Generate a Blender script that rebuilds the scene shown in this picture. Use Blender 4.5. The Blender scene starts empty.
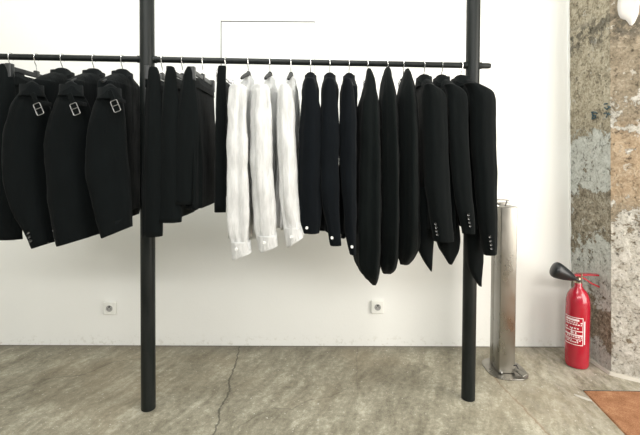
import bpy, math, random
from mathutils import Vector, Matrix, noise
random.seed(4)
scene = bpy.context.scene
C = scene.collection
PI = math.pi
def R(a): return math.radians(a)

# ------------------------------------------------------------------ camera
CAM_Z = 1.25
FPX, TILT, ROLL, YAW, SY = 427.0, .0222, .0056, .0056, -54.6
def cam2world(x, d, u):
    c, s = math.cos(TILT), math.sin(TILT); y = c*d + s*u; z = -s*d + c*u
    c, s = math.cos(YAW), math.sin(YAW)
    return Vector((c*x + s*y, -s*x + c*y, z))
_c, _s = math.cos(ROLL), math.sin(ROLL)
_r = cam2world(_c, 0, _s); _u = cam2world(-_s, 0, _c); _f = cam2world(0, 1, 0)
cam = bpy.data.objects.new('camera', bpy.data.cameras.new('camera'))
C.objects.link(cam)
cam.matrix_world = Matrix(((_r.x, _u.x, -_f.x, 0), (_r.y, _u.y, -_f.y, 0), (_r.z, _u.z, -_f.z, CAM_Z), (0, 0, 0, 1)))
cam.data.sensor_width = 36; cam.data.lens = FPX/640*36
cam.data.shift_y = SY/640; cam.data.clip_start = .05
scene.camera = cam

def at(px, py, Y):
    """world point of the measured image position on the vertical plane y = Y"""
    a, b = px-320, py-217.5-SY
    ix, iy = _c*a + _s*b, -_s*a + _c*b
    r = cam2world(ix/FPX, 1, -iy/FPX)
    return Vector((0, 0, CAM_Z)) + r*(Y/r.y)

# ------------------------------------------------------------------ world, lights, exposure
w = bpy.data.worlds.new('world'); scene.world = w; w.use_nodes = True
w.node_tree.nodes['Background'].inputs[0].default_value = (.92, .97, 1, 1)
w.node_tree.nodes['Background'].inputs[1].default_value = .27
def area(name, loc, target, sx, sy, power, col=(1, 1, 1)):
    l = bpy.data.lights.new(name, 'AREA'); l.shape = 'RECTANGLE'; l.size = sx; l.size_y = sy
    l.energy = power; l.color = col
    o = bpy.data.objects.new(name, l); C.objects.link(o); o.location = loc
    o.rotation_euler = (Vector(target)-Vector(loc)).to_track_quat('-Z', 'Y').to_euler()
    return o
area('far_strip_light', (-.3, -3.0, 3.1), (0, 2.7, .6), 6.0, .4, 150, (1, .985, .945))
area('ceiling_strip_light', (-.35, 1.2, 3.15), (-.35, 2.75, 1.7), 2.4, .25, 40, (.97, 1, .98))
area('doorway_daylight', (2.75, .75, 1.45), (.9, 2.2, 1.2), 1.7, 2.4, 102, (1, .95, .87))
vs = scene.view_settings
vs.view_transform = 'Standard'; vs.look = 'None'; vs.gamma = 1; vs.use_curve_mapping = False
vs.exposure = 0.0

# ------------------------------------------------------------------ materials
def mat(name, col=(.5, .5, .5), rough=.6, metal=0.0, spec=.5, bump=None, bscale=200, **kw):
    m = bpy.data.materials.new(name); m.use_nodes = True
    nt = m.node_tree; b = nt.nodes['Principled BSDF']
    b.inputs['Base Color'].default_value = (*col, 1); b.inputs['Roughness'].default_value = rough
    b.inputs['Metallic'].default_value = metal; b.inputs['Specular IOR Level'].default_value = spec
    for k, v in kw.items(): b.inputs[k.replace('_', ' ')].default_value = v
    tc = nt.nodes.new('ShaderNodeTexCoord')
    n = nt.nodes.new('ShaderNodeTexNoise'); n.inputs['Scale'].default_value = bscale; n.inputs['Detail'].default_value = 4
    nt.links.new(tc.outputs['Object'], n.inputs['Vector'])
    if bump:
        bp = nt.nodes.new('ShaderNodeBump'); bp.inputs['Strength'].default_value = bump; bp.inputs['Distance'].default_value = .004
        nt.links.new(n.outputs['Fac'], bp.inputs['Height']); nt.links.new(bp.outputs['Normal'], b.inputs['Normal'])
    return m
class G:
    """small node-graph helper"""
    def __init__(s, m): s.nt = m.node_tree; s.b = s.nt.nodes['Principled BSDF']
    def n(s, t, **kw):
        x = s.nt.nodes.new(t)
        for k, v in kw.items(): setattr(x, k, v)
        return x
    def put(s, sock, v):
        if hasattr(v, 'is_linked') or isinstance(v, bpy.types.NodeSocket): s.nt.links.new(v, sock)
        elif isinstance(v, (tuple, list)) and len(v) == 3 and sock.type == 'RGBA': sock.default_value = (*v, 1)
        else: sock.default_value = v
    def math(s, op, a, b=0., c=None, clamp=False):
        x = s.n('ShaderNodeMath', operation=op, use_clamp=clamp); s.put(x.inputs[0], a); s.put(x.inputs[1], b)
        if c is not None: s.put(x.inputs[2], c)
        return x.outputs[0]
    def vec(s, op, a, b=(0, 0, 0), sc=None):
        x = s.n('ShaderNodeVectorMath', operation=op); s.put(x.inputs[0], a); s.put(x.inputs[1], b)
        if sc is not None: s.put(x.inputs['Scale'], sc)
        return x.outputs['Value'] if op in ('DOT_PRODUCT', 'LENGTH', 'DISTANCE') else x.outputs[0]
    def pos(s): return s.n('ShaderNodeTexCoord').outputs['Object']
    def map(s, v, scale=(1, 1, 1), rot=(0, 0, 0), loc=(0, 0, 0)):
        x = s.n('ShaderNodeMapping'); s.put(x.inputs['Vector'], v); x.inputs['Scale'].default_value = scale
        x.inputs['Rotation'].default_value = rot; x.inputs['Location'].default_value = loc; return x.outputs[0]
    def noise(s, v, sc, det=5, rough=.6, dist=0):
        x = s.n('ShaderNodeTexNoise'); s.put(x.inputs['Vector'], v); x.inputs['Scale'].default_value = sc
        x.inputs['Detail'].default_value = det; x.inputs['Roughness'].default_value = rough; x.inputs['Distortion'].default_value = dist
        return x.outputs['Fac'], x.outputs['Color']
    def smooth(s, v, a, b, lo=0., hi=1.):
        x = s.n('ShaderNodeMapRange', interpolation_type='SMOOTHSTEP'); s.put(x.inputs[0], v)
        x.inputs[1].default_value = a; x.inputs[2].default_value = b; x.inputs[3].default_value = lo; x.inputs[4].default_value = hi
        return x.outputs[0]
    def mix(s, f, a, b, mode='MIX'):
        x = s.n('ShaderNodeMix', data_type='RGBA', blend_type=mode); s.put(x.inputs[0], f)
        s.put(x.inputs[6], a); s.put(x.inputs[7], b); return x.outputs[2]
    def ramp(s, v, stops):
        x = s.n('ShaderNodeValToRGB'); s.put(x.inputs[0], v); e = x.color_ramp.elements
        while len(e) < len(stops): e.new(.5)
        for i, (p, c) in enumerate(stops): e[i].position = p; e[i].color = (*c, 1)
        return x.outputs[0]
    def xyz(s, v):
        x = s.n('ShaderNodeSeparateXYZ'); s.put(x.inputs[0], v); return x.outputs
    def polyline(s, p, pts):
        """distance of p to a polyline"""
        best = None
        for a, b in zip(pts, pts[1:]):
            ba = Vector(b)-Vector(a)
            pa = s.vec('SUBTRACT', p, tuple(a))
            h = s.math('DIVIDE', s.vec('DOT_PRODUCT', pa, tuple(ba)), ba.length_squared, clamp=True)
            q = s.n('ShaderNodeVectorMath', operation='SCALE'); q.inputs[0].default_value = ba; s.put(q.inputs['Scale'], h)
            d = s.vec('LENGTH', s.vec('SUBTRACT', pa, q.outputs[0]))
            best = d if best is None else s.math('MINIMUM', best, d)
        return best
    def bump(s, h, st, dist):
        x = s.n('ShaderNodeBump'); x.inputs['Strength'].default_value = st; x.inputs['Distance'].default_value = dist
        s.put(x.inputs['Height'], h); s.nt.links.new(x.outputs[0], s.b.inputs['Normal'])

def cloth_mat(name, col, rough=.9, sheen=.25, weave=900, bump=.25):
    m = mat(name, col, rough, spec=.12); g = G(m); p = g.pos()
    g.b.inputs['Sheen Weight'].default_value = sheen; g.b.inputs['Sheen Roughness'].default_value = .5
    a, _ = g.noise(g.map(p, (1, 1, .25)), 34, 4, .55); b, _ = g.noise(p, weave, 2)
    g.put(g.b.inputs['Base Color'], g.mix(g.smooth(a, .3, .7), tuple(c*.86 for c in col), tuple(min(1, c*1.12) for c in col)))
    g.bump(g.math('ADD', a, g.math('MULTIPLY', b, .12)), bump, .02)
    return m
M = {}
M['black_wool'] = cloth_mat('black_wool', (.0022, .0036, .0038), sheen=.03)
M['black_gabardine'] = cloth_mat('black_gabardine', (.0018, .0031, .0034), sheen=.03)
M['black_crepe'] = cloth_mat('black_crepe', (.0020, .0036, .0036), sheen=.03)
M['navy_cotton'] = cloth_mat('navy_cotton', (.0018, .0032, .0048), sheen=.03)
M['black_lining'] = mat('black_lining', (.003, .003, .004), .6)
M['satin'] = mat('satin', (.03, .035, .035), .25)
m = cloth_mat('white_linen', (.86, .86, .85), .85, .1, bump=1.0); M['white_linen'] = m
g = G(m); tr = g.n('ShaderNodeBsdfTranslucent'); tr.inputs[0].default_value = (.85, .85, .82, 1)
mx = g.n('ShaderNodeMixShader'); mx.inputs[0].default_value = .18
g.nt.links.new(g.b.outputs[0], mx.inputs[1]); g.nt.links.new(tr.outputs[0], mx.inputs[2])
g.nt.links.new(mx.outputs[0], g.nt.nodes['Material Output'].inputs[0])
M['white_button'] = mat('white_button', (.85, .85, .83), .3)
M['black_button'] = mat('black_button', (.02, .022, .022), .18, spec=.8)
M['chrome'] = mat('chrome', (.72, .72, .72), .18, 1.0)
M['dull_silver'] = mat('dull_silver', (.42, .42, .42), .35, 1.0)
M['hanger_black'] = mat('hanger_black', (.006, .007, .008), .6)
M['hanger_grey'] = mat('hanger_grey', (.018, .020, .021), .35)
M['red_paint'] = mat('red_paint', (.36, .005, .022), .25, spec=.6, Coat_Weight=.5, Coat_Roughness=.1)
M['black_rubber'] = mat('black_rubber', (.010, .012, .014), .33)
M['label_white'] = mat('label_white', (.80, .66, .68), .4)
M['brass'] = mat('brass', (.45, .38, .28), .3, 1.0)
M['socket_white'] = mat('socket_white', (.84, .84, .80), .3)
M['socket_hole'] = mat('socket_hole', (.03, .03, .03), .5)
M['grey_trim'] = mat('grey_trim', (.36, .36, .35), .5)
M['hatch_gap'] = mat('hatch_gap', (.10, .10, .10), .7)
M['paint_mark'] = mat('paint_mark', (.035, .07, .085), .7)
M['white_fleck'] = mat('white_fleck', (.48, .46, .41), .7)
M['mortar'] = mat('mortar', (.50, .47, .41), .9, bump=.8, bscale=60)

# painted steel tube
m = mat('dark_steel', (.03, .033, .033), .38, .0, spec=.25); M['dark_steel'] = m; g = G(m); p = g.pos()
a, _ = g.noise(g.map(p, (1, 1, .12)), 40, 6, .7)
g.put(g.b.inputs['Base Color'], g.ramp(a, [(.35, (.006, .0085, .008)), (.7, (.016, .018, .017))]))
g.put(g.b.inputs['Roughness'], g.smooth(a, .2, .8, .28, .5)); g.bump(a, .12, .003)
# brushed stainless
m = mat('brushed_steel', (.32, .31, .28), .3, 1.0); M['brushed_steel'] = m; g = G(m); p = g.pos()
a, _ = g.noise(g.map(p, (1, 1, .02)), 260, 3, .6); b, _ = g.noise(g.map(p, (1, 1, .5)), 9, 3, .6)
g.put(g.b.inputs['Roughness'], g.smooth(b, .3, .7, .24, .42)); g.bump(a, .12, .002)
g.put(g.b.inputs['Base Color'], g.mix(b, (.24, .23, .205), (.36, .345, .315)))
# wall paint
m = mat('white_paint', (.86, .86, .83), .75, spec=.25); M['white_paint'] = m; g = G(m); p = g.pos()
a, _ = g.noise(p, 2.2, 4, .5); b, _ = g.noise(p, 60, 5, .6); z = g.xyz(p)[2]
low = g.smooth(z, .10, .0)
bl = g.math('MULTIPLY', low, g.smooth(g.noise(p, 28, 5, .7)[0], .52, .66))
c0 = g.mix(a, (.84, .845, .815), (.88, .88, .85))
g.put(g.b.inputs['Base Color'], g.mix(g.math('MULTIPLY', bl, .5), c0, (.58, .56, .49)))
g.bump(g.math('ADD', b, g.math('MULTIPLY', g.noise(p, 9, 3)[0], 1.4)), .10, .006)
# worn concrete floor
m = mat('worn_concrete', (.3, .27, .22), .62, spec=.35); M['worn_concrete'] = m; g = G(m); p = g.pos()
warp = g.noise(p, 2.5, 3)[1]
pw = g.vec('ADD', p, g.vec('SCALE', g.vec('SUBTRACT', warp, (.5, .5, .5)), sc=.12))
st, _ = g.noise(g.map(g.map(pw, rot=(0, 0, R(-68))), (.8, 2.6, 1)), 4.5, 10, .74, .15)
bl, _ = g.noise(pw, 1.6, 5, .6); fi, _ = g.noise(p, 34, 8, .72); gr, _ = g.noise(p, 160, 4, .7)
v = g.math('ADD', g.math('ADD', g.math('MULTIPLY', st, .36), g.math('MULTIPLY', bl, .20)), g.math('ADD', g.math('MULTIPLY', fi, .28), g.math('MULTIPLY', gr, .16)))
c = g.ramp(v, [(.39, (.105, .094, .066)), (.455, (.21, .192, .142)), (.52, (.325, .302, .230)), (.59, (.54, .51, .415))])
tint = g.noise(p, 1.1, 3)[0]
c = g.mix(g.smooth(tint, .45, .65, 0, .35), c, (.31, .25, .165), 'MIX')
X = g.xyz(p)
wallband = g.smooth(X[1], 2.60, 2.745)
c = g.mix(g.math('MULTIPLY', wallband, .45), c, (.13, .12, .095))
pale_right = g.math('MULTIPLY', g.smooth(X[0], .75, 1.5), g.smooth(g.noise(g.map(pw, (3, 1, 1), (0, 0, R(15))), 7, 6, .7)[0], .40, .62))  # mask of paler noise patches, growing towards the right of the floor
c = g.mix(g.math('MULTIPLY', pale_right, .35), c, (.60, .56, .49))
fleck = g.smooth(g.noise(p, 62, 2, .5)[0], .68, .72)
c = g.mix(g.math('MULTIPLY', fleck, .8), c, (.62, .60, .54))
pj = g.vec('MULTIPLY', g.vec('ADD', p, g.vec('SCALE', g.vec('SUBTRACT', g.noise(p, 22, 4)[1], (.5, .5, .5)), sc=.035)), (1, 1, 0))
def crack(c, pts, wd, col, k=1.):
    d = g.polyline(pj, [(x, y, 0) for x, y in pts])
    f = g.smooth(d, wd, wd*.2); return g.mix(g.math('MULTIPLY', f, k), c, col), f
c, f1 = crack(c, [(-.50, 2.75), (-.485, 2.6), (-.475, 2.49), (-.482, 2.33), (-.455, 2.22), (-.470, 2.05), (-.452, 1.95), (-.461, 1.8), (-.47, 1.3), (-.44, .4)], .0075, (.045, .04, .03), .7)
c, f2 = crack(c, [(-.36, 1.92), (-.27, 2.02), (-.205, 2.07), (-.12, 2.06), (-.032, 2.14), (.07, 2.165), (.17, 2.25)], .0055, (.08, .07, .05), .35)
c, f3 = crack(c, [(.215, 2.20), (.222, 2.33), (.234, 2.44), (.245, 2.6), (.269, 2.75)], .005, (.08, .07, .05), .28)
c, f4 = crack(c, [(-1.8, 2.05), (-1.5, 2.33), (-1.3, 2.38), (-1.22, 2.52), (-1.0, 2.6)], .006, (.08, .07, .05), .45)
c, f5 = crack(c, [(1.0, 2.36), (1.0, 2.25), (1.02, 2.1), (1.04, 1.87), (1.03, 1.4)], .007, (.22, .13, .07), .55)
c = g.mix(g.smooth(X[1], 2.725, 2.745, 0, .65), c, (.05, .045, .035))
g.put(g.b.inputs['Base Color'], c)
h = g.math('SUBTRACT', g.math('ADD', g.math('MULTIPLY', fi, .7), g.math('MULTIPLY', st, .6)), g.math('ADD', g.math('MULTIPLY', f1, .5), g.math('MULTIPLY', f2, .3)))
g.bump(h, .35, .012); g.put(g.b.inputs['Roughness'], g.smooth(fi, .3, .7, .5, .75))
# coir mat
m = mat('coir', (.33, .13, .05), .95, spec=.1); M['coir'] = m; g = G(m); p = g.pos()
a, _ = g.noise(p, 240, 4, .8); b, _ = g.noise(p, 14, 5, .6)
g.put(g.b.inputs['Base Color'], g.ramp(g.math('ADD', g.math('MULTIPLY', a, .6), g.math('MULTIPLY', b, .4)), [(.34, (.20, .088, .043)), (.5, (.40, .19, .10)), (.66, (.60, .35, .20))]))
g.bump(a, .9, .01)
# old plaster column
def plaster(name, right):
    m = mat(name, (.5, .45, .38), .9, spec=.15); g = G(m); p = g.pos(); X = g.xyz(p); z = X[2]
    big, _ = g.noise(p, 5, 8, .70, .3); mid, _ = g.noise(p, 17, 8, .74, .4); fin, _ = g.noise(p, 75, 6, .75)
    def band(z0, hw, k): return g.smooth(g.math('ABSOLUTE', g.math('SUBTRACT', z, z0)), hw, hw*.3, 0, k)
    tex = g.math('ADD', g.math('MULTIPLY', mid, .5), g.math('MULTIPLY', fin, .5))
    n2 = g.math('ADD', g.math('MULTIPLY', big, .55), g.math('MULTIPLY', mid, .45))
    n2 = g.math('ADD', g.math('MULTIPLY', n2, 2.0), -.5)
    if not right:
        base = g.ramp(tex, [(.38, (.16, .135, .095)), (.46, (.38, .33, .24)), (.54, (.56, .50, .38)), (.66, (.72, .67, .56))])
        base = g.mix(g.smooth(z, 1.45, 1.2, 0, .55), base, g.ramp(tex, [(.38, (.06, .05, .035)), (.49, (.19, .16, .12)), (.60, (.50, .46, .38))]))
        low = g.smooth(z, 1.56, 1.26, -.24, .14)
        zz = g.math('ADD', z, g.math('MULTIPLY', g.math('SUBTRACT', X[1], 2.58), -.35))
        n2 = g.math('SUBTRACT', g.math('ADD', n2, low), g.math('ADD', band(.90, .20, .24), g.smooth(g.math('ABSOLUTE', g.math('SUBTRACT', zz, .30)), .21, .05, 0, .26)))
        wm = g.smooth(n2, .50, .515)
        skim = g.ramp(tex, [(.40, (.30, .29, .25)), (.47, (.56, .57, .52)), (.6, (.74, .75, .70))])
    else:
        base = g.ramp(tex, [(.36, (.15, .12, .085)), (.46, (.29, .24, .17)), (.56, (.42, .35, .26)), (.68, (.62, .56, .46))])
        org = g.math('MULTIPLY', g.smooth(z, 1.50, 1.33), g.smooth(z, .92, 1.05))
        base = g.mix(g.math('MULTIPLY', org, .7), base, g.ramp(tex, [(.38, (.36, .25, .15)), (.5, (.52, .38, .25)), (.64, (.70, .58, .43))]))
        low = g.smooth(z, 1.20, .74, -.16, .17)
        n2 = g.math('ADD', g.math('ADD', n2, low), g.math('SUBTRACT', band(1.50, .22, .13), band(.22, .10, .14)))
        wm = g.smooth(n2, .51, .53)
        skim = g.ramp(tex, [(.40, (.28, .24, .19)), (.47, (.56, .53, .46)), (.6, (.76, .73, .67))])
    pits = g.smooth(g.noise(p, 38, 8, .8)[0], .57, .63)
    c = g.mix(wm, base, skim)
    c = g.mix(g.math('MULTIPLY', pits, .75), c, (.085, .07, .052))
    lum = g.smooth(g.noise(p, 12, 6, .7)[0], .62, .65)
    c = g.mix(g.math('MULTIPLY', lum, .75), c, (.68, .65, .58))
    sm = g.math('MULTIPLY', band(1.97, .12, 1.), g.smooth(g.noise(p, 18, 6, .7)[0], .44, .54))
    c = g.mix(g.math('MULTIPLY', sm, .7), c, (.085, .08, .068))
    g.put(g.b.inputs['Base Color'], c)
    h = g.math('ADD', g.math('ADD', g.math('MULTIPLY', wm, .6), g.math('MULTIPLY', mid, 1.0)), g.math('SUBTRACT', g.math('MULTIPLY', fin, .8), g.math('MULTIPLY', pits, .9)))
    g.bump(h, .9, .022)
    return m
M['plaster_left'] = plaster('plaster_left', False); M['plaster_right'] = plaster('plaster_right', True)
M['plaster_patch'] = mat('plaster_patch', (.62, .59, .56), .8, bump=.3, bscale=40)

# ------------------------------------------------------------------ mesh helpers
def build(name, V, F, m, root=None, smooth=True):
    me = bpy.data.meshes.new(name)
    off = root.location if root else Vector((0, 0, 0))
    if root and root.parent: off = root.parent.location + root.location
    me.from_pydata([tuple(Vector(v)-off) for v in V], [], F)
    me.materials.append(M[m] if isinstance(m, str) else m)
    me.validate(); me.update()
    for p in me.polygons: p.use_smooth = smooth
    o = bpy.data.objects.new(name, me); C.objects.link(o)
    if root: o.parent = root
    return o
class MB:
    def __init__(s): s.V = []; s.F = []
    def add(s, V, F):
        n = len(s.V); s.V += [tuple(v) for v in V]; s.F += [tuple(i+n for i in f) for f in F]; return s
    def box(s, lo, hi, bev=0.0):
        """bevelled box"""
        x0, y0, z0 = lo; x1, y1, z1 = hi; b = min(bev, (x1-x0)/2.1, (y1-y0)/2.1, (z1-z0)/2.1)
        if b <= 0:
            V = [(x, y, z) for z in (z0, z1) for y in (y0, y1) for x in (x0, x1)]
            return s.add(V, [(0, 2, 3, 1), (4, 5, 7, 6), (0, 1, 5, 4), (2, 6, 7, 3), (0, 4, 6, 2), (1, 3, 7, 5)])
        # rounded corners in xy, chamfer in z
        rings = []
        def ring(ins, z):
            pts = []
            for cx, cy, a0 in ((x1-b, y1-b, 0), (x0+b, y1-b, 90), (x0+b, y0+b, 180), (x1-b, y0+b, 270)):
                for k in range(4):
                    a = R(a0+30*k); pts.append((cx+(b-ins)*math.cos(a), cy+(b-ins)*math.sin(a), z))
            return pts
        for ins, z in ((b*.6, z0), (0, z0+b*.6), (0, z1-b*.6), (b*.6, z1)): rings.append(ring(ins, z))
        V = [p for r in rings for p in r]; n = 16; F = []
        for i in range(3):
            for j in range(n): F.append((i*n+j, i*n+(j+1) % n, (i+1)*n+(j+1) % n, (i+1)*n+j))
        F.append(tuple(reversed(range(n)))); F.append(tuple(range(3*n, 4*n)))
        return s.add(V, F)
    def tube(s, pts, r, seg=10, closed=False):
        pts = [Vector(p) for p in pts]; n = len(pts); rr = r if isinstance(r, (list, tuple)) else [r]*n
        V = []; F = []; prev = None
        for i, p in enumerate(pts):
            if closed: d = pts[(i+1) % n]-pts[i-1]
            else: d = pts[min(i+1, n-1)]-pts[max(i-1, 0)]
            d.normalize()
            if prev is None: prev = d.orthogonal().normalized()
            e = (prev - d*prev.dot(d)).normalized(); prev = e; f = d.cross(e)
            for k in range(seg):
                a = 2*PI*k/seg; V.append(p + (e*math.cos(a)+f*math.sin(a))*rr[i])
        for i in range(n if closed else n-1):
            j = (i+1) % n
            for k in range(seg): F.append((i*seg+k, i*seg+(k+1) % seg, j*seg+(k+1) % seg, j*seg+k))
        if not closed: F += [tuple(reversed(range(seg))), tuple(range((n-1)*seg, n*seg))]
        return s.add(V, F)
    def lathe(s, base, prof, seg=32, axis=(0, 0, 1)):
        """prof: (radius, distance along axis)"""
        q = Vector((0, 0, 1)).rotation_difference(Vector(axis)); b = Vector(base); V = []; F = []
        for r, h in prof:
            for k in range(seg):
                a = 2*PI*k/seg; V.append(b + q @ Vector((r*math.cos(a), r*math.sin(a), h)))
        n = len(prof)
        for i in range(n-1):
            for k in range(seg): F.append((i*seg+k, i*seg+(k+1) % seg, (i+1)*seg+(k+1) % seg, (i+1)*seg+k))
        F += [tuple(reversed(range(seg))), tuple(range((n-1)*seg, n*seg))]
        return s.add(V, F)
    def rot(s, c, axis, ang):
        q = Matrix.Rotation(ang, 3, Vector(axis)); c = Vector(c); s.V = [tuple(c + q @ (Vector(v)-c)) for v in s.V]; return s
    def build(s, name, m, root=None, smooth=True):
        o = build(name, s.V, s.F, m, root, smooth)
        if smooth:
            for e in o.data.edges: pass
            try: o.data.set_sharp_from_angle(angle=R(38))
            except Exception: pass
        return o
def empty(name, loc, label, cat, group=None):
    o = bpy.data.objects.new(name, None); C.objects.link(o); o.location = loc; o.empty_display_size = .05
    o['label'] = label; o['category'] = cat
    if group: o['group'] = group
    return o
def struct(o): o['kind'] = 'structure'; return o

def catmull(rows, n):
    out = []; m = len(rows)
    for i in range(m-1):
        p0, p1, p2, p3 = rows[max(i-1, 0)], rows[i], rows[i+1], rows[min(i+2, m-1)]
        for k in range(n):
            t = k/n
            out.append(tuple(.5*((2*b)+(-a+c)*t+(2*a-5*b+4*c-d)*t*t+(-a+3*b-3*c+d)*t**3) for a, b, c, d in zip(p0, p1, p2, p3)))
    out.append(tuple(rows[-1])); return out
def loft(rows, seg=36, n=5, psi=0., exp=2.3, fold=0.0, k=5, ph=0.0, wr=.003, slant=0., wave=0., wk=3, hollow=True, seed=0.):
    """cloth tube: rows (x, y, z, rx, ry) from the top down, rings turned by psi, with vertical folds and small wrinkles"""
    rs = catmull(rows, n); N = len(rs); V = []; F = []
    cp, sp = math.cos(psi), math.sin(psi)
    for i, (x, y, z, rx, ry) in enumerate(rs):
        t = i/(N-1); ramp = min(1, max(0, (t-.06)/.4)); sl = max(0, (t-.5)/.5)**1.5
        rx = max(rx, .001); ry = max(ry, .001)
        for j in range(seg):
            a = 2*PI*j/seg; ca, sa = math.cos(a), math.sin(a)
            s = 1 + fold*ramp*math.sin(k*a+ph+1.3*math.sin(2.1*t+ph)) + .4*fold*ramp*math.sin((2*k+1)*a-ph*2+t*2)
            u = rx*s*math.copysign(abs(ca)**(2/exp), ca); v = ry*s*math.copysign(abs(sa)**(2/exp), sa)
            X, Y = x+u*cp-v*sp, y+u*sp+v*cp
            Z = z + slant*(X-x)*sl + wave*sl*math.sin(wk*a+ph)
            nv = noise.noise(Vector((X*16+seed, Y*16, Z*9+seed*3)))*wr*min(1, t*6) + noise.noise(Vector((X*45+seed, Y*45, Z*30)))*wr*.4*min(1, t*6)
            X += nv*(ca*cp-sa*sp)*1.0; Y += nv*(ca*sp+sa*cp)
            V.append((X, Y, Z))
    last = V[-seg:]
    if hollow:     # turned-in hem and open inside
        x, y = rs[-1][0], rs[-1][1]
        for q, up in ((.90, .0), (.86, .05)):
            V += [(x+(p[0]-x)*q, y+(p[1]-y)*q, p[2]+up) for p in last]
        N += 2
    for i in range(N-1):
        for j in range(seg): F.append((i*seg+j, (i+1)*seg+j, (i+1)*seg+(j+1) % seg, i*seg+(j+1) % seg))
    F.append(tuple(range(seg))); F.append(tuple(reversed(range((N-1)*seg, N*seg))))
    return V, F
def pxrows(rows, Y, ry, dY=0., tops=.45, psi=0.):
    """measured rows (py, x_left, x_right) on the plane at depth Y -> loft rows; ry a number or (top, mid, bottom)"""
    out = []; n = len(rows)
    for i, (py, xl, xr) in enumerate(rows):
        t = i/(n-1); yy = Y+dY*t
        a, b = at(xl, py, yy), at(xr, py, yy)
        if isinstance(ry, (tuple, list)): q = t*(len(ry)-1); j = min(int(q), len(ry)-2); r = ry[j]+(ry[j+1]-ry[j])*(q-j)
        else: r = ry
        rx = abs(b.x-a.x)/2
        if psi:      # turned ring: its left end stands nearer the viewer than its right end
            for _ in range(4):
                a, b = at(xl, py, yy-rx*math.sin(psi)*.9), at(xr, py, yy+rx*math.sin(psi)*.9)
                W = abs(b.x-a.x)/2; rx = math.sqrt(max(W*W-(r*math.sin(psi))**2, W*W*.3))/math.cos(psi)
            c = at((xl+xr)/2, py, yy); c = Vector(((a.x+b.x)/2, yy, c.z))
        else: c = (a+b)/2
        out.append((c.x, c.y, c.z, rx, r))
    # soft closed top
    x, y, z, rx, r = out[0]
    return [(x, y, z+min(rx, .012)*tops, rx*.5, r*.5)] + out

# ------------------------------------------------------------------ setting
WY = 2.747
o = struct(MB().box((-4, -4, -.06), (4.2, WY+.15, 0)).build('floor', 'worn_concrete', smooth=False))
o = struct(MB().box((-4, WY, 0), (1.70, WY+.15, 3.3)).build('wall_back', 'white_paint', smooth=False))
o = struct(MB().box((-4.1, -4, 0), (-4, WY+.15, 3.3)).build('wall_left', 'white_paint', smooth=False))
o = struct(MB().box((-4.1, -4, 3.3), (4.2, WY+.15, 3.4)).build('ceiling', 'white_paint', smooth=False))
# thin white edge bead where the wall meets the rough column
V = []; F = []
b = MB()
for i in range(34):
    z0 = i*.097; wd = .008+.004*noise.noise(Vector((z0*9, 1, 2)))
    b.box((1.659-wd, WY-.010-.003*noise.noise(Vector((z0*7, 4, 1))), z0), (1.672, WY, z0+.0975))
b.V = [(v[0]-.025*v[2], v[1], v[2]) for v in b.V]
struct(b.build('trim_1', 'white_paint', smooth=False))
# rough column: real bumpy faces
def rough_face(a, b_, nx, nz, zt, amp, seed):
    a, b_ = Vector((*a, 0)), Vector((*b_, 0)); d = b_-a; nrm = Vector((d.y, -d.x, 0)).normalized()
    V = []; F = []
    for i in range(nz+1):
        z = zt*i/nz
        for j in range(nx+1):
            p = a + d*(j/nx); p.z = z
            e = min(j, nx-j)/nx; k = 1 if e > .04 else .35
            h = noise.noise(p*6+Vector((seed, 0, 0)))*amp + noise.noise(p*20)*amp*.55 + noise.noise(p*60)*amp*.35
            V.append(p + nrm*(h*k))
    for i in range(nz):
        for j in range(nx):
            q = i*(nx+1)+j; F.append((q, q+1, q+nx+2, q+nx+1))
    return V, F
LEAN = -.025
P0, P1, P2, P3 = (1.657, 2.75), (1.685, 2.402), (1.792, 2.327), (2.45, 2.24)
mb = MB(); mb.add(*rough_face(P0, P1, 34, 260, 3.3, .007, 0)); nl = len(mb.F)
mb.add(*rough_face(P1, P2, 14, 260, 3.3, .007, 5)); mb.add(*rough_face(P2, P3, 40, 260, 3.3, .007, 5))
n0 = len(mb.V)
mb.V += [(2.45, 2.24, 0), (2.45, 2.9, 0), (1.664, 2.9, 0), (1.664, 2.75, 0), (2.45, 2.24, 3.3), (2.45, 2.9, 3.3), (1.664, 2.9, 3.3), (1.664, 2.75, 3.3)]
mb.F += [(n0, n0+1, n0+5, n0+4), (n0+1, n0+2, n0+6, n0+5), (n0+2, n0+3, n0+7, n0+6)]
mb.V = [(v[0]+LEAN*v[2], v[1], v[2]) for v in mb.V]
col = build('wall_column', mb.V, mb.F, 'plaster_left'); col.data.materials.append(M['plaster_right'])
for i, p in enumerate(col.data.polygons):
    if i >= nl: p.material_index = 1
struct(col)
# mortar strip at the column foot
b = MB()
def strip(pts, wd, h):
    V = []; n = len(pts)
    for i, p in enumerate(pts):
        d = (Vector(pts[min(i+1, n-1)])-Vector(pts[max(i-1, 0)])).normalized(); nn = Vector((d.y, -d.x)); w2 = wd*(1+.35*noise.noise(Vector((p[0]*19, p[1]*23, 0))))
        V += [(p[0]-nn.x*.02, p[1]-nn.y*.02, h), (p[0]+nn.x*w2*.6, p[1]+nn.y*w2*.6, h*.9), (p[0]+nn.x*w2, p[1]+nn.y*w2, 0), (p[0]-nn.x*.02, p[1]-nn.y*.02, 0)]
    F = []
    for i in range(n-1):
        for k in range(4): F.append((4*i+k, 4*i+(k+1) % 4, 4*i+4+(k+1) % 4, 4*i+4+k))
    F += [(3, 2, 1, 0), (4*n-4, 4*n-3, 4*n-2, 4*n-1)]
    return V, F
pts = [tuple(Vector(P0).lerp(Vector(P1), t/8)) for t in range(8)] + [tuple(Vector(P1).lerp(Vector(P2), t/4)) for t in range(4)] + [tuple(Vector(P2).lerp(Vector(P3), t/8)) for t in range(9)]
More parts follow.
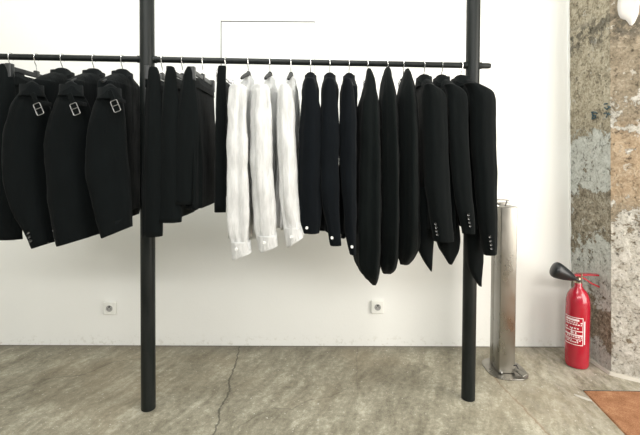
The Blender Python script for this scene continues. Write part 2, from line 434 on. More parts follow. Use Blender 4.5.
b.add(*strip(pts, .022, .014)); struct(b.build('baseboard_right', 'mortar', smooth=False))
# white round plaster patch high on the column's bright face
def blob(c, e1, e2, nrm, ra, rb, th, seed, seg=28):
    c, e1, e2, nrm = Vector(c), Vector(e1).normalized(), Vector(e2).normalized(), Vector(nrm).normalized(); V = []; F = []
    for q, hh in ((1, -.004), (.96, th), (.6, th*1.1)):
        for k in range(seg):
            a = 2*PI*k/seg; s = q*(1+.34*noise.noise(Vector((math.cos(a)*1.4+seed, math.sin(a)*1.4, seed))))
            V.append(c + e1*(ra*s*math.cos(a)) + e2*(rb*s*math.sin(a)) + nrm*hh)
    for i in range(2):
        for k in range(seg): F.append((i*seg+k, i*seg+(k+1) % seg, (i+1)*seg+(k+1) % seg, (i+1)*seg+k))
    F.append(tuple(range(2*seg, 3*seg))); return V, F
dr = (Vector(P2)-Vector(P1)).normalized(); nr = (dr.y, -dr.x, 0)
def onface(px, py, A, B):
    r = at(px, py, 1.0)-Vector((0, 0, CAM_Z)); ax, ay = A; dx, dy = B[0]-A[0], B[1]-A[1]
    t = 2.5/r.y
    for _ in range(6): ax2 = ax+LEAN*(CAM_Z+r.z*t); t = (ax2*dy-ay*dx)/(r.x*dy-r.y*dx)
    return Vector((0, 0, CAM_Z))+r*t
struct(build('trim_2', *blob(onface(630, 2, P1, P2), (dr.x, dr.y, 0), (0, 0, 1), nr, .050, .125, .007, 11), 'plaster_patch'))
# mat recessed by the door
t = empty('doormat', (1.83, 1.6, 0), 'orange-brown coir doormat on the concrete floor at the foot of the rough column', 'doormat')
b = MB(); b.add([(1.412, 2.222, 0), (2.25, 2.205, 0), (2.25, .95, 0), (1.30, .95, 0), (1.417, 2.217, .006), (2.245, 2.20, .006), (2.245, .955, .006), (1.305, .955, .006)],
      [(3, 2, 1, 0), (4, 5, 6, 7), (0, 1, 5, 4), (1, 2, 6, 5), (2, 3, 7, 6), (3, 0, 4, 7)])
b.build('pile', 'coir', t, False)
mb = MB()
mb.tube([(1.412, 2.223, .003), (2.25, 2.206, .003)], .003, 6)
mb.build('edge_binding', 'black_lining', t)
# pale mortar smear by the mat corner
struct(build('trim_3', *blob((1.372, 2.165, 0), (.55, -.6, 0), (.6, .55, 0), (0, 0, 1), .045, .011, .0012, 7), 'white_fleck'))
# hairline marks of the hatch on the wall
b = MB()
b.box((-.622, WY-.004, 1.05), (-.617, WY, 2.090)); struct(b.build('trim_4', 'hatch_gap', smooth=False))
hatch = MB().box((-.617, WY-.0025, 1.05), (-.024, WY, 2.086)); struct(hatch.build('trim_5', 'white_paint', smooth=False))
b = MB().box((-.622, WY-.005, 2.086), (-.022, WY, 2.092)); struct(b.build('trim_6', 'hatch_gap', smooth=False))
b = MB().box((-.024, WY-.003, 1.05), (-.021, WY, 2.086)); struct(b.build('trim_7', 'grey_trim', smooth=False))
# painted marks on the column's shaded face
def mark(strokes, A, B, th):
    mb = MB(); d = (Vector(B)-Vector(A)).normalized(); n = Vector((d.y, -d.x, 0))
    for s in strokes: mb.tube([onface(x, y, A, B)+n*.005 for x, y in s], th, 6)
    return mb
t = mark([[(592.2, 112.2), (595, 112), (598, 113.3)], [(593, 112.5), (593.6, 116), (592.8, 119.5)], [(593.4, 115), (596.2, 115.8), (596.4, 117.6), (593.2, 119.2)]], P0, P1, .0045).build('painted_mark', 'paint_mark')
t['label'] = 'dark teal painted letter-like mark, the lower left scrawl on the bare column'; t['category'] = 'graffiti mark'
t = mark([[(605.4, 107.6), (607.6, 109.4), (610.8, 106.6)], [(604.8, 104.2), (608, 103.4)], [(608.6, 106), (611.4, 107.6)], [(604.6, 113.4), (607.2, 113), (608.4, 114.6), (607, 117.4)], [(609, 113), (611, 115)]], P0, P1, .0038).build('painted_mark', 'paint_mark')
t['label'] = 'small dark green double scrawl near the corner edge of the bare column'; t['category'] = 'graffiti mark'

# ------------------------------------------------------------------ sockets
def socket(cx, cz, label):
    t = empty('wall_socket', (cx, WY, cz), label, 'wall socket', 'white sockets low on the wall')
    h = .041
    mb = MB(); mb.box((cx-h, WY-.018, cz-h), (cx+h, WY, cz+h), .006); mb.build('cover_plate', 'socket_white', t)
    mb = MB(); mb.lathe((cx, WY-.0175, cz), [(.026, 0), (.026, .003), (.0225, .003), (.021, -.006)], 28, (0, -1, 0)); mb.build('socket_ring', 'socket_white', t)
    mb = MB(); mb.lathe((cx, WY-.0185, cz), [(.0205, 0), (.0205, .0012)], 28, (0, -1, 0)); w_ = mb.build('socket_well', 'grey_trim', t)
    mb = MB(); mb.lathe((cx+.001, WY-.0195, cz+.012), [(.0055, 0), (.0055, .004)], 12, (0, -1, 0)); mb.build('earth_pin', 'socket_hole', t)
    for s in (-1, 1):
        mb = MB(); mb.lathe((cx+s*.0095, WY-.0195, cz-.002), [(.0028, 0), (.0028, .001)], 10, (0, -1, 0)); mb.build('pin_hole', 'socket_hole', t)
socket(-1.333, .246, 'white square wall socket low on the wall left of the left black post')
socket(.392, .260, 'white square wall socket low on the wall between the two black posts')

# ------------------------------------------------------------------ rack
PL, PR, RZ = Vector((-.82, 2.063, 0)), Vector((.777, 2.154, 0)), 1.696
def rail_pt(x): k = (x-PL.x)/(PR.x-PL.x); return Vector((x, PL.y+(PR.y-PL.y)*k, RZ))
t = empty('clothing_rack', (PL.x, PL.y, 0), 'black steel tube clothing rack with a long horizontal rail through round posts', 'clothing rack')
for q in (PL-(PR-PL), PL, PR):
    MB().lathe((q.x, q.y, 0), [(.031, 0), (.034, .003), (.034, 3.3)], 32).build('post', 'dark_steel', t)
e = rail_pt(.868); s0 = rail_pt(-2.62)
mb = MB(); mb.tube([s0, rail_pt(-2.4)], .0145, 18)
mb = MB(); mb.tube([s0, rail_pt(-2.0), rail_pt(-1.2), rail_pt(-.4), rail_pt(.3), rail_pt(.855), e], [.0145]*6+[.012], 18); mb.build('rail', 'dark_steel', t)
for q in (PL, PR):
    d = (PR-PL).normalized(); c = Vector((q.x, q.y, RZ))
    MB().tube([c-d*.045, c+d*.045], .0175, 18).build('rail_collar', 'dark_steel', t)

# ------------------------------------------------------------------ hangers
def hook_x(px): 
    x = at(px, 62, 2.1).x
    for _ in range(3): x = at(px, 62, rail_pt(x).y).x
    return x
def hanger(px, label, kind, yaw=0., half=.19, group='hangers along the rail'):
    x = hook_x(px); c = rail_pt(x); nd = Vector((math.sin(yaw), -math.cos(yaw), 0))     # towards the viewer side
    t = empty('clothes_hanger', (c.x, c.y, c.z), label, 'clothes hanger', group)
    pts = []
    for i in range(13):
        a = R(-150+i*20); pts.append(c + nd*(-.0185*math.sin(-a)) *1 + Vector((0, 0, .0185*math.cos(a))))
    pts = [c + nd*(.0185*math.cos(R(a))) + Vector((0, 0, .0185*math.sin(R(a)))) for a in range(-30, 231, 18)][::-1]
    pts += [c+nd*.013+Vector((0, 0, -.026)), c+nd*.003+Vector((0, 0, -.038)), c+Vector((0, 0, -.052)), c+Vector((0, 0, -.078))]
    MB().tube(pts, .0022, 8).build('hook', 'chrome', t)
    ang = math.atan2(nd.y, nd.x)
    if kind == 'clip':
        zb = c.z-.086
        mb = MB(); mb.box((c.x-half, c.y-.005, zb-.011), (c.x+half, c.y+.005, zb+.011), .004)
        mb.box((c.x-.014, c.y-.008, zb-.008), (c.x+.014, c.y+.008, zb+.022), .004); mb.rot(c, (0, 0, 1), ang); mb.build('bar', 'hanger_grey', t)
        for s in (-1, 1):
            mb = MB(); mb.box((c.x+s*half*.93-.014, c.y-.013, zb-.040), (c.x+s*half*.93+.014, c.y+.013, zb+.02), .004); mb.rot(c, (0, 0, 1), ang); mb.build('clip', 'hanger_grey', t)
    elif kind == 'metal_clip':
        zb = c.z-.085
        mb = MB(); mb.tube([c-nd*half+Vector((0, 0, zb-c.z)), c+nd*half+Vector((0, 0, zb-c.z))], .004, 8); mb.build('bar', 'chrome', t)
        for s in (-1, 1):
            p = c+nd*(s*half*.8)+Vector((0, 0, zb-c.z))
            mb = MB(); mb.box((p.x-.012, p.y-.014, p.z-.04), (p.x+.012, p.y+.014, p.z+.006), .004); mb.box((p.x-.016, p.y-.006, p.z-.016), (p.x+.016, p.y+.006, p.z+.016), .003); mb.build('clip', 'chrome', t)
    else:
        drop = .020 if kind == 'padded' else -.004
        pts = []; rr = []
        for i in range(17):
            u = -1+i/8; pts.append(c+nd*(half*u)+Vector((0, 0, -.068-drop-.052*abs(u)**1.25))); rr.append(.011-.0035*abs(u) if abs(u) < 1 else .005)
        MB().tube(pts, rr, 12).build('hanger_body', 'hanger_black', t)
        MB().lathe((c.x, c.y, c.z-.082-drop), [(.012, 0), (.013, .006), (.011, .022), (.006, .03)], 14).build('neck', 'hanger_black', t)
    return c, nd

# ------------------------------------------------------------------ garments
def yaw_of(nd): return math.atan2(nd.x, -nd.y)
def mirrored(rows, c): return [(2*c.x-r[0], 2*c.y-r[1], r[2], r[3], r[4]) for r in rows]
def buttons(t, spots, Y, m='black_button', r=.0065, first=True):
    for px, py in spots:
        p = at(px, py, Y); MB().lathe(p+Vector((0, .012, 0)), [(r*.9, 0), (r, .006), (r, .012), (r*.8, .014), (r*.3, .0125)], 12, (0, -1, 0)).build('button', m, t)
SH = [(.004, .010, .010), (-.008, .030, .024), (-.026, .075, .036), (-.048, .130, .044), (-.070, .172, .048), (-.092, .190, .05)]
def top_garment(name, label, cat, group, px, sleeve, m, hem, slant=.0, psi=0., yaw=0., sy=.19, sry=.042, brx=(.05, .05), bcx=(0, 0), bry=.19,
                panel=None, wr=.003, fold=.05, hangerlab='', kind='padded', btn=(), bm='black_button', collar=.03, cuff=None, seed=1., neck=-.058, wave=.0):
    c, nd = hanger(px, hangerlab, kind, yaw)
    t = empty(name, (c.x, c.y, c.z-.08), label, cat, group)
    ya = yaw_of(nd); zn = c.z+neck
    Yn = c.y-sy
    rows = pxrows(sleeve, Yn, (sry*.8, sry, sry, sry*.8), psi=psi)
    o = build('sleeve', *loft(rows, psi=psi, slant=slant, wr=wr, fold=fold, k=4, ph=seed, seed=seed, n=6), m, t)
    build('sleeve', *loft([(a, b, c_, d*.8, e*.85) for a, b, c_, d, e in mirrored(rows, c)], psi=psi, slant=slant, wr=wr, fold=fold, k=4, ph=seed+1, seed=seed+4, n=6), m, t)
    z_sh = zn-.112
    rb = [(c.x, c.y, zn+dz, rx*brx[0]/.05, ry*bry/.19) for dz, ry, rx in SH]
    for q in (.18, .38, .6, .8, 1):
        z = z_sh+(hem-z_sh)*q
        rb.append((c.x+bcx[0]+(bcx[1]-bcx[0])*q, c.y, z, brx[0]+(brx[1]-brx[0])*q, bry*(1.0-.06*q)))
    build('body', *loft(rb, seg=44, psi=ya, fold=fold*1.1, k=7, ph=seed*2, wr=wr, seed=seed+9, wave=wave, wk=3), m, t)
    if collar:
        rc = [(c.x, c.y, zn+.010, collar*.3, .010), (c.x, c.y, zn+.006, collar*.62, .022), (c.x, c.y, zn-.006, collar*.95, .036), (c.x, c.y, zn-.03, collar*1.2, .055), (c.x, c.y, zn-.058, collar*1.3, .074)]
        build('collar', *loft(rc, seg=32, psi=ya, wr=.002, seed=seed, n=4), m, t)
    if panel:
        build('front_panel', *loft(pxrows(panel, c.y-.10, (.05, .05, .03, .012)), wr=wr, fold=.04, k=3, seed=seed+2), m, t)
    if cuff:
        rws = pxrows(cuff[0], Yn-.001, sry*1.06)[1:]
        build('cuff', *loft(rws, psi=psi, slant=cuff[1], wr=.001, seed=seed, n=4), m, t)
    buttons(t, btn, Yn-sry*1.0-.006, bm)
    return t, c, Yn

GJ = 'black coats left of the left post'
def coat(px, label, sleeve, slant, buckle, flap, btn, hl, seed, psi=R(36), brx=(.05, .055)):
    t, c, Yn = top_garment('jacket', label, 'jacket', GJ, px, sleeve, 'black_gabardine', .975, slant, psi, hangerlab=hl, sry=.044, brx=brx,
                           collar=.036, seed=seed, fold=.045, wr=.006, btn=btn, sy=.20)
    if flap:
        rows = pxrows(flap, Yn-.004, (.034, .044, .049, .052), psi=psi); build('shoulder_flap', *loft(rows, psi=psi, wr=.002, seed=seed, n=5), 'black_gabardine', t)
    if buckle:
        p = at(buckle[0], buckle[1], Yn-.095)
        mb = MB(); a, b_ = .009, .019; pts = []
        for cx, cz, a0 in ((a, b_, 0), (-a, b_, 90), (-a, -b_, 180), (a, -b_, 270)):
            for k in range(4): pts.append((p.x+cx+.005*math.cos(R(a0+30*k)), p.y, p.z+cz+.005*math.sin(R(a0+30*k))))
        mb.tube(pts, .0018, 8, True); mb.tube([(p.x-a, p.y-.002, p.z+.002), (p.x+a+.003, p.y-.003, p.z+.001)], .0015, 8); mb.rot(p, (0, 1, 0), R(-22)); k = mb.build('buckle', 'dull_silver', t)
        k['label'] = 'silver rectangular buckle'
        mb = MB(); mb.box((p.x-.009, p.y+.001, p.z-.024), (p.x+.009, p.y+.006, p.z+.07), .002); mb.rot(p, (0, 1, 0), R(-22))
        mb.box((p.x-.012, p.y+.004, p.z+.02), (p.x+.006, p.y+.08, p.z+.035), .002); mb.build('strap', 'black_gabardine', t)
    return t
coat(11, 'black coat at the far left edge, half cut off by the frame', [(84, -32, -20), (92, -36, -14), (105, -42, -6), (130, -46, -3), (160, -48, -2), (190, -44, 0), (215, -38, 4), (235, -34, 6), (242, -32, 6)], .28, None, None, (), 'hanger at the far left edge holding the half cut off black coat', 2.)

def hung_skirt(px, label, near, hem, m, hl, name='skirt', cat='skirt', brx=(.014, .046), bry=.185, yaw=0., ry_near=.03, seed=1., group=None, kind='clip', half=.19, topz=-.118, sy=.175, fold=.06, wave=.0):
    c, nd = hanger(px, hl, kind, yaw, half)
    t = empty(name, (c.x, c.y, c.z-.1), label, cat, group); zt = c.z+topz
    n = 6; rb = []
    zt2 = zt-.018
    for i in range(n+1):
        q = i/n; rb.append((c.x, c.y, zt2+(hem-zt2)*q, brx[0]+(brx[1]-brx[0])*min(1, q*1.6)**.8, bry*(1+.03*q)))
    rb = [(c.x, c.y, zt2+.002, brx[0]*.5, bry*.97)]+rb
    build('back_panel', *loft(rb, seg=52, psi=yaw_of(nd), exp=3.2, fold=fold, k=9, ph=seed, wr=.003, seed=seed, wave=wave, wk=5), m, t)
    build('front_panel', *loft(pxrows(near, c.y-sy, (ry_near*.6, ry_near, ry_near), tops=.2), fold=.05, k=4, ph=seed, wr=.003, seed=seed+3, n=6), m, t)
    wb = [(c.x, c.y, zt+.002, brx[0]*.8, bry*.99), (c.x, c.y, zt-.001, brx[0]*1.15, bry*1.01), (c.x, c.y, zt-.04, brx[0]*1.45, bry*1.015)]
    build('waistband', *loft(wb, seg=40, psi=yaw_of(nd), exp=3.5, wr=.0008), m, t)
    return t
GS = 'black skirts beside the left post'
hung_skirt(36.5, 'black skirt on a dark clip hanger between the two leftmost coats', [(66, 0, 12), (90, -5, 14), (140, -10, 14), (200, -10, 18), (239, -8, 22)], .93, 'black_wool',
           'dark clip hanger with visible sloping bar, the one left of the coats with buckles', seed=6, group=GS, brx=(.014, .034))
coat(62.5, 'black coat with a silver shoulder buckle, furthest left of the three buckled ones', [(83, 27, 37), (86, 22, 42), (92, 19, 45), (105, 12, 50), (130, 4, 51), (160, 2, 52), (190, 6, 54), (215, 16, 56), (234, 26, 56), (245, 30.5, 56)], .30,
     (38.5, 109), [(82.5, 27, 37), (85.5, 22, 42), (91.5, 18.6, 45.6), (97, 15.6, 47.8)], [(28.2, 233), (29, 237), (30.5, 241)], 'hanger inside the leftmost buckled black coat', 3.)
coat(94, 'black coat with a silver shoulder buckle, middle one of the three buckled coats', [(83, 65, 76), (86, 61, 80), (92, 58, 83), (105, 54, 90), (130, 47, 94), (160, 45, 97), (190, 48, 99), (215, 51, 101), (229, 54, 101), (240, 56.5, 100)], .28,
     (75, 109), [(82.5, 65, 76), (85.5, 61, 80.4), (91.5, 57.4, 83.6), (97, 55.4, 86.8)], [(53.5, 230), (54.5, 235), (55.8, 240)], 'hanger inside the middle buckled black coat', 4.)
coat(122.5, 'black coat with a silver shoulder buckle, the one right beside the left black post', [(86, 104, 115), (89, 100, 119), (95, 97.5, 122), (108, 92, 125), (130, 87, 127), (160, 84, 129), (190, 88, 131), (215, 95, 133), (232, 101, 134)], .40,
     (115.5, 106), [(85.5, 104, 115), (88.5, 99.8, 119.4), (94.5, 97.2, 122.6), (100, 94.4, 124.6)], [(100.5, 224), (101.5, 228), (102.8, 232)], 'hanger inside the buckled black coat beside the left post', 5., brx=(.05, .052))

hung_skirt(162.4, 'black skirt hanging in front of the left black post, longest of the skirts', [(68, 150, 157), (80, 148, 160), (120, 146, 163), (180, 144, 163), (236, 143, 162)], .925, 'black_wool',
           'clip hanger of the skirt in front of the left post', seed=7, group=GS, brx=(.014, .036))
hung_skirt(182.6, 'black skirt second from the left post, between two other skirts', [(68, 168, 174), (80, 165, 177), (120, 161, 180), (180, 159, 181), (222, 158, 181)], .955, 'black_wool',
           'clip hanger of the second skirt right of the left post', seed=8, group=GS, brx=(.014, .036))
hung_skirt(203, 'black skirt with a short lighter front panel under a fully visible sloping hanger bar', [(68, 187, 193), (80, 183, 195), (120, 176, 198), (160, 172, 197), (204, 169, 195)], 1.0, 'black_wool',
           'grey clip hanger with a fully visible sloping bar, third right of the left post', seed=9, group=GS, brx=(.014, .04))
hung_skirt(225.7, 'narrow black folded trousers hanging directly left of the white shirts', [(67, 218, 226), (80, 217, 226), (140, 215, 226), (212, 214, 226)], 1.045, 'black_wool',
           'silver clip hanger of the folded trousers left of the white shirts', 'trousers', 'trousers', (.010, .017), .15, seed=10, kind='metal_clip', half=.16, sy=.15, fold=.03, ry_near=.02)

GW = 'white shirts in the middle of the rail'
W = [(248.4, 'white linen shirt, left one of the three, longest sleeve with open cuff', 'black hanger showing at the collar of the left white shirt',
      [(85, 231, 243), (89, 229, 246), (95, 228.5, 246.5), (120, 228, 247), (160, 227, 248), (200, 227, 249), (230, 229, 249), (243, 231, 249), (255, 233, 251)], .84, .42, (-.012, -.035), [(241, 230.5, 249.6), (248, 231.5, 250.5), (256, 232.6, 251.8)], [(236, 249.5)]),
     (270, 'white linen shirt in the middle of the three white ones', 'black hanger showing at the collar of the middle white shirt',
      [(85, 255, 267), (89, 253, 269.5), (95, 252, 270), (120, 251, 271), (160, 252, 272), (200, 254, 274), (225, 256, 275), (237, 258, 276), (247, 260, 277)], .875, .42, (-.005, -.028), [(235, 257.6, 276.5), (241, 258.6, 277), (249, 260, 278)], [(264, 243)]),
     (291, 'white linen shirt, right one of the three, beside the dark navy shirts', 'black hanger showing at the collar of the right white shirt',
      [(85, 280.5, 289), (89, 279, 291.5), (95, 278.5, 292.5), (120, 278, 294), (160, 279, 296), (200, 281, 298), (219, 283, 300), (230, 285, 301.5), (241, 287, 302.5)], .905, .65, (-.002, -.022), [(227, 284.2, 301.6), (234, 285.4, 302.4), (242, 287, 303.4)], [(291, 237)])]
for i, (px, lab, hl, sl, hem, slant, bcx, cu, bt) in enumerate(W):
    top_garment('shirt', lab, 'shirt', GW, px, sl, 'white_linen', hem, slant, hangerlab=hl, kind='shown', neck=-.078, sry=.034, sy=.185, brx=(.034, .045), bcx=bcx, bry=.165, fold=.15, wr=.008,
                cuff=(cu, slant), btn=bt, bm='white_button', collar=.022, seed=11+i*2.3, wave=.006)

GN = 'dark navy shirts right of the white shirts'
D = [(310.6, 'dark navy shirt with a white cuff button, directly right of the white shirts', 'hanger of the dark shirt directly right of the white shirts',
      [(80, 305, 314), (95, 302, 318), (120, 300, 321), (160, 299, 321), (200, 298, 321), (222, 299, 320.5), (233, 304, 319)], .90, [(306.8, 228)]),
     (329.8, 'dark navy shirt with a white cuff button, between two others like it', 'hanger of the middle dark navy shirt',
      [(80, 325, 334), (92, 322, 336), (120, 320, 339), (160, 319, 339), (200, 321, 339), (225, 326, 340), (245, 330, 341)], .89, [(332, 238)]),
     (349, 'dark navy shirt with a white cuff button, beside the long pointed dresses', 'hanger of the dark navy shirt beside the long dresses',
      [(80, 343, 351), (92, 342, 354), (120, 340, 356), (160, 340, 356), (200, 343, 356), (235, 346, 356), (254, 350, 356)], .875, [(352, 247)])]
for i, (px, lab, hl, sl, hem, bt) in enumerate(D):
    top_garment('shirt', lab, 'shirt', GN, px, sl, 'navy_cotton', hem, 0, hangerlab=hl, sry=.034, sy=.185, brx=(.040, .043), bcx=(0, -.004), bry=.165, fold=.06, wr=.005,
                btn=bt, bm='white_button', collar=.026, seed=21+i*2.1, wave=.008)

def dress(px, label, rows, hl, seed, seam=None, ribbon=None, kind='metal_clip'):
    c, nd = hanger(px, hl, kind, 0, .07)
    t = empty('dress', (c.x, c.y, c.z-.1), label, 'dress', 'long black sleeveless dresses')
    Y = c.y-.07
    n = len(rows); ry = (.03, .07, .11, .13, .14, .14, .13, .11, .07, .02)
    build('body', *loft(pxrows(rows, Y, ry), seg=48, fold=.07, k=5, ph=seed, wr=.006, seed=seed, n=6), 'black_crepe', t)
    for s in (-1, 1):
        p0 = c+Vector((0, s*.055, -.062)); p1 = c+Vector((0, s*.045, -.12))
        MB().tube([p0, (p0+p1)/2, p1], .0045, 8).build('strap', 'black_crepe', t)
    if seam:
        MB().tube([at(x, y, Y-.135) for x, y in seam], .0015, 6).build('seam', 'satin', t)
    if ribbon:
        k = MB().tube([at(x, y, Y+d) for x, y, d in ribbon], .0022, 6).build('ribbon', 'white_button', t); k['label'] = 'thin pale ribbon'
    return t
dress(367.6, 'long black dress with a pointed hem, the lowest hanging beside the navy shirts', [(70, 367, 371), (80, 365, 374), (95, 361.5, 377), (110, 358, 378.5), (150, 356, 380.5), (200, 354.5, 381), (240, 354, 380.5), (262, 355.5, 379), (273, 362, 378), (279, 368, 377), (284, 372.5, 375.5)], 'hanger of the pointed hem long dress', 31.)
dress(387.3, 'long black dress with a rounded hem, between the pointed one and the clipped one', [(69, 385, 390), (80, 382, 392), (100, 380, 395), (130, 379, 397), (170, 379.5, 398), (220, 379.5, 398), (250, 379.5, 397.5), (265, 380, 396), (273, 383, 392)], 'hanger of the long dress with the rounded hem', 33.)
dress(403.3, 'long black dress with a silver clip and pale ribbon, left of the black suit jackets', [(70, 405, 409), (78, 402, 411), (92, 398.5, 413), (112, 396.5, 415), (150, 396, 416.5), (200, 396, 417.5), (240, 396, 417.5), (255, 397, 414), (264, 400, 409)], 'silver clip hanger of the ribboned long dress', 35.,
      ribbon=[(411.5, 76, -.04), (413.6, 88, -.05), (415.2, 102, -.06), (415.8, 116, -.07)])

GB = 'black suit jackets at the right end of the rail'
top_garment('jacket', 'black suit jacket, leftmost of the three at the right end of the rail', 'jacket', GB, 424, [(85, 424, 432), (88, 423.5, 438), (92, 423, 443), (97, 423, 445.5), (108, 423, 446.5), (140, 424, 447.5), (180, 425, 449), (210, 429, 451), (230, 432, 452.5), (241, 434, 453)], 'black_wool', .90, 0,
            hangerlab='hanger of the leftmost black suit jacket at the right end', sry=.04, brx=(.029, .031), bry=.18, btn=[(435.5, 224), (436, 227.5), (436.6, 231), (437.2, 234.5)], seed=41, collar=.032,
            panel=[(190, 415, 430), (230, 416, 433), (248, 418, 433), (260, 423, 432.5), (271, 430, 432)])
top_garment('jacket', 'black suit jacket, middle of the three at the right end of the rail', 'jacket', GB, 441.7, [(85, 444, 454), (88, 445, 460), (92, 446, 464.5), (98, 447, 467), (110, 447.5, 468), (140, 449, 468.5), (180, 452, 471), (205, 456, 473), (222, 460, 474.5), (233, 462, 475)], 'black_wool', .88, 0,
            hangerlab='hanger of the middle black suit jacket at the right end', sry=.04, brx=(.029, .031), bry=.18, btn=[(468.5, 215), (469, 218.8), (469.6, 222.5), (470.2, 226)], seed=43, yaw=R(4), collar=.032,
            panel=[(190, 434, 452), (230, 435, 459), (246, 438, 459), (256, 444, 456), (264, 449, 452)])
top_garment('jacket', 'black suit jacket hanging outermost, covering the right black post', 'jacket', GB, 461, [(84, 464, 478), (87, 466, 485), (91, 468, 491), (96, 470, 493.6), (106, 471, 494.5), (140, 472, 495), (180, 475, 496), (220, 479, 496.3), (244, 482, 496.3), (254, 484, 496)], 'black_wool', .90, .1,
            hangerlab='hanger of the outermost black suit jacket beside the right post', sry=.042, brx=(.027, .029), bcx=(-.01, -.012), bry=.185, btn=[(490, 237), (490.6, 241), (491.2, 244.8), (491.6, 248.5)], seed=45, yaw=R(13), sy=.195, collar=.034,
            panel=[(190, 464, 480), (230, 464.5, 482), (254, 466, 483), (270, 469, 482), (286, 479, 481.5)])

# ------------------------------------------------------------------ steel pedestal
x0, x1, y0, y1, H = 1.036, 1.128, 2.392, 2.535, .955
t = empty('pedal_dispenser', ((x0+x1)/2, (y0+y1)/2, 0), 'brushed steel pedestal with a foot pedal standing by the right black post', 'dispenser stand')
mb = MB(); mb.box((x0, y0, .006), (x1, y0+.085, H), .005); mb.build('front_housing', 'brushed_steel', t)
mb = MB(); mb.box((x0+.004, y0+.088, .006), (x1-.004, y1, H+.012), .004); mb.build('back_housing', 'brushed_steel', t)
V = []; F = []; S = 40
cx, cy = (x0+x1)/2+.012, (y0+y1)/2-.01
for z, q in ((0, 1), (.004, 1), (.006, .985)):
    for k in range(S):
        a = 2*PI*k/S; ca, sa = math.cos(a), math.sin(a)
        V.append((cx+.112*q*math.copysign(abs(ca)**.7, ca), cy+.128*q*math.copysign(abs(sa)**.7, sa), z))
for i in range(2):
    for k in range(S): F.append((i*S+k, i*S+(k+1) % S, (i+1)*S+(k+1) % S, (i+1)*S+k))
F += [tuple(range(2*S, 3*S)), tuple(reversed(range(S)))]
mb = MB(); mb.add(V, F); mb.build('base_plate', 'brushed_steel', t)
mb = MB(); mb.box((x1-.012, y0-.06, .028), (x1+.032, y0+.03, .034), .003); mb.rot((x1, y0, .03), (0, 0, 1), R(28)); mb.rot((x1, y0, .03), (1, 0, 0), R(14)); p = mb.build('pedal', 'brushed_steel', t)
mb = MB(); mb.tube([(x1-.005, y0+.03, .03), (x1-.012, y0+.004, .05), (x1+.004, y0-.004, .056), (x1+.012, y0-.014, .040)], .004, 8); mb.build('pedal_lever', 'black_rubber', t)
mb = MB(); mb.lathe((x0+.012, y0-.006, .012), [(.007, 0), (.007, .008), (.003, .009)], 10); mb.build('foot_bolt', 'chrome', t)
mb = MB()
q = lambda px, py, Y=y0+.05: at(px, py, Y)
mb.tube([q(488, 207), q(489, 202), q(493, 200.2), q(499, 199.6), q(504, 199.6), q(509, 200.4)], .004, 8); mb.build('spout', 'brushed_steel', t)
mb = MB(); mb.tube([q(507, 200.5), q(505.5, 205), q(504, 209), q(503, 214)], .0035, 8); mb.build('pump_stem', 'black_rubber', t)
mb = MB(); mb.tube([q(503, 208), q(506, 206.5), q(509.5, 208), q(512, 212)], .003, 8); mb.tube([q(501, 209), q(503.5, 209), q(506, 212.5)], .003, 8)
mb.tube([q(488.5, 206), q(493, 204.5), q(499, 206.5), q(503, 209)], .006, 8); mb.build('wire_guard', 'chrome', t)

# ------------------------------------------------------------------ fire extinguisher
ex, ey = 1.548, 2.505; r = .0645
t = empty('fire_extinguisher', (ex, ey, 0), 'red fire extinguisher with black horn standing on the floor by the rough column', 'fire extinguisher')
MB().lathe((ex, ey, 0), [(r*.80, 0), (r*.92, .004), (r*.985, .014), (r, .03), (r, .36), (r*.985, .385), (r*.93, .408), (r*.82, .43), (r*.66, .447), (r*.45, .46), (.024, .468), (.021, .474), (.021, .492), (.018, .496)], 48).build('cylinder', 'red_paint', t)
MB().lathe((ex, ey, .490), [(.019, 0), (.020, .004), (.016, .02), (.014, .034), (.009, .038)], 20).build('valve', 'brass', t)
hz = .525
def plate(pts, wd, th):
    mb = MB(); V = []; F = []
    for i, p in enumerate(pts):
        w_ = wd[i]
        V += [(p[0], p[1]-w_, p[2]), (p[0], p[1]+w_, p[2]), (p[0], p[1]+w_, p[2]+th), (p[0], p[1]-w_, p[2]+th)]
    n = len(pts)
    for i in range(n-1):
        for k in range(4): F.append((4*i+k, 4*i+(k+1) % 4, 4*i+4+(k+1) % 4, 4*i+4+k))
    F += [(0, 1, 2, 3), (4*n-1, 4*n-2, 4*n-3, 4*n-4)]; mb.add(V, F); return mb
mb = plate([(ex-.024, ey, hz+.008), (ex+.01, ey, hz+.011), (ex+.06, ey, hz+.013), (ex+.108, ey-.012, hz+.013)], [.010, .014, .014, .012], .010); mb.build('lever', 'red_paint', t)
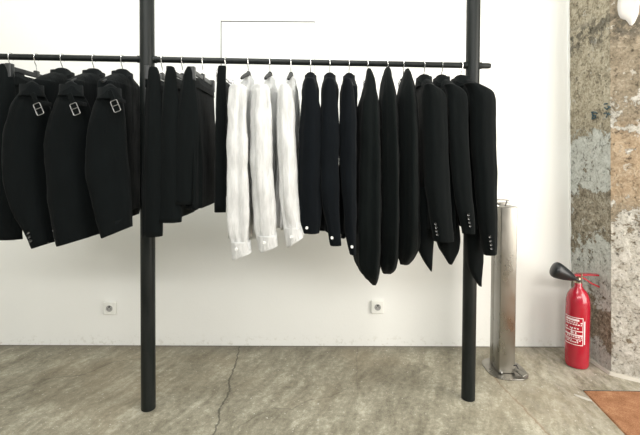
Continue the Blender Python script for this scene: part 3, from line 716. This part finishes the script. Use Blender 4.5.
mb = plate([(ex+.004, ey, hz+.002), (ex+.03, ey, hz-.01), (ex+.075, ey, hz-.04), (ex+.112, ey-.012, hz-.056)], [.013, .013, .013, .012], .011); mb.build('carry_handle', 'red_paint', t)
MB().lathe((ex+.012, ey-.012, hz-.004), [(.006, 0), (.006, .03)], 12).build('lever_pivot', 'brass', t)
a, b_ = Vector((ex-.012, ey-.02, .512)), Vector((ex-.150, ey+.005, .577)); d = (b_-a).normalized(); L = (b_-a).length
MB().lathe(a, [(.007, -.012), (.008, .01), (.012, .022), (.023, L*.26), (.036, L*.50), (.045, L*.72), (.048, L*.85), (.046, L*.93), (.039, L*.985), (.024, L*1.02), (.008, L*1.03)], 28, d).build('horn', 'black_rubber', t)
MB().tube([a+d*-.008, (ex, ey, .508)], .007, 10).build('horn_elbow', 'brass', t)
# printed label: patch wrapped on the cylinder
def wrap(a0, a1, z0, z1, rr, mbx, tilt=0.):
    n = max(2, int(abs(a1-a0)/4)); V = []; F = []
    for i in range(n+1):
        aa = a0+(a1-a0)*i/n; an = R(aa)
        for z in (z0, z1): V.append((ex+rr*math.cos(an), ey+rr*math.sin(an), z+tilt*(aa-a0)/100))
    for i in range(n): F.append((2*i, 2*i+2, 2*i+3, 2*i+1))
    mbx.add(V, F)
mb = MB(); A0, A1 = 168, 262; rr = r+.0006
for z0, z1 in ((.300, .304), (.222, .227), (.196, .204), (.176, .179), (.142, .146)): wrap(A0, A1, z0, z1, rr, mb)
wrap(A1, A1+3, .142, .304, rr, mb); wrap(A1+7, A1+13, .150, .285, rr, mb)
wrap(178, 246, .282, .294, rr, mb)
k = mb.build('label_frame', 'label_white', t, False); k['label'] = 'white printed label frame'
mb = MB(); random.seed(9)
for row, z in enumerate((.270, .258, .236, .186, .166, .156)):
    a = A0+6
    while a < A1-8:
        l = random.uniform(4, 10)
        if random.random() < .85: wrap(a, a+l, z, z+.007, rr, mb)
        a += l+random.uniform(2.5, 5)
for z in (.2075, .2135): 
    wrap(206, 222, z, z+.004, rr, mb)
wrap(228, 234, .206, .219, rr, mb); wrap(210, 215, .206, .240, rr, mb)
mb.build('label_print', 'label_white', t, False)
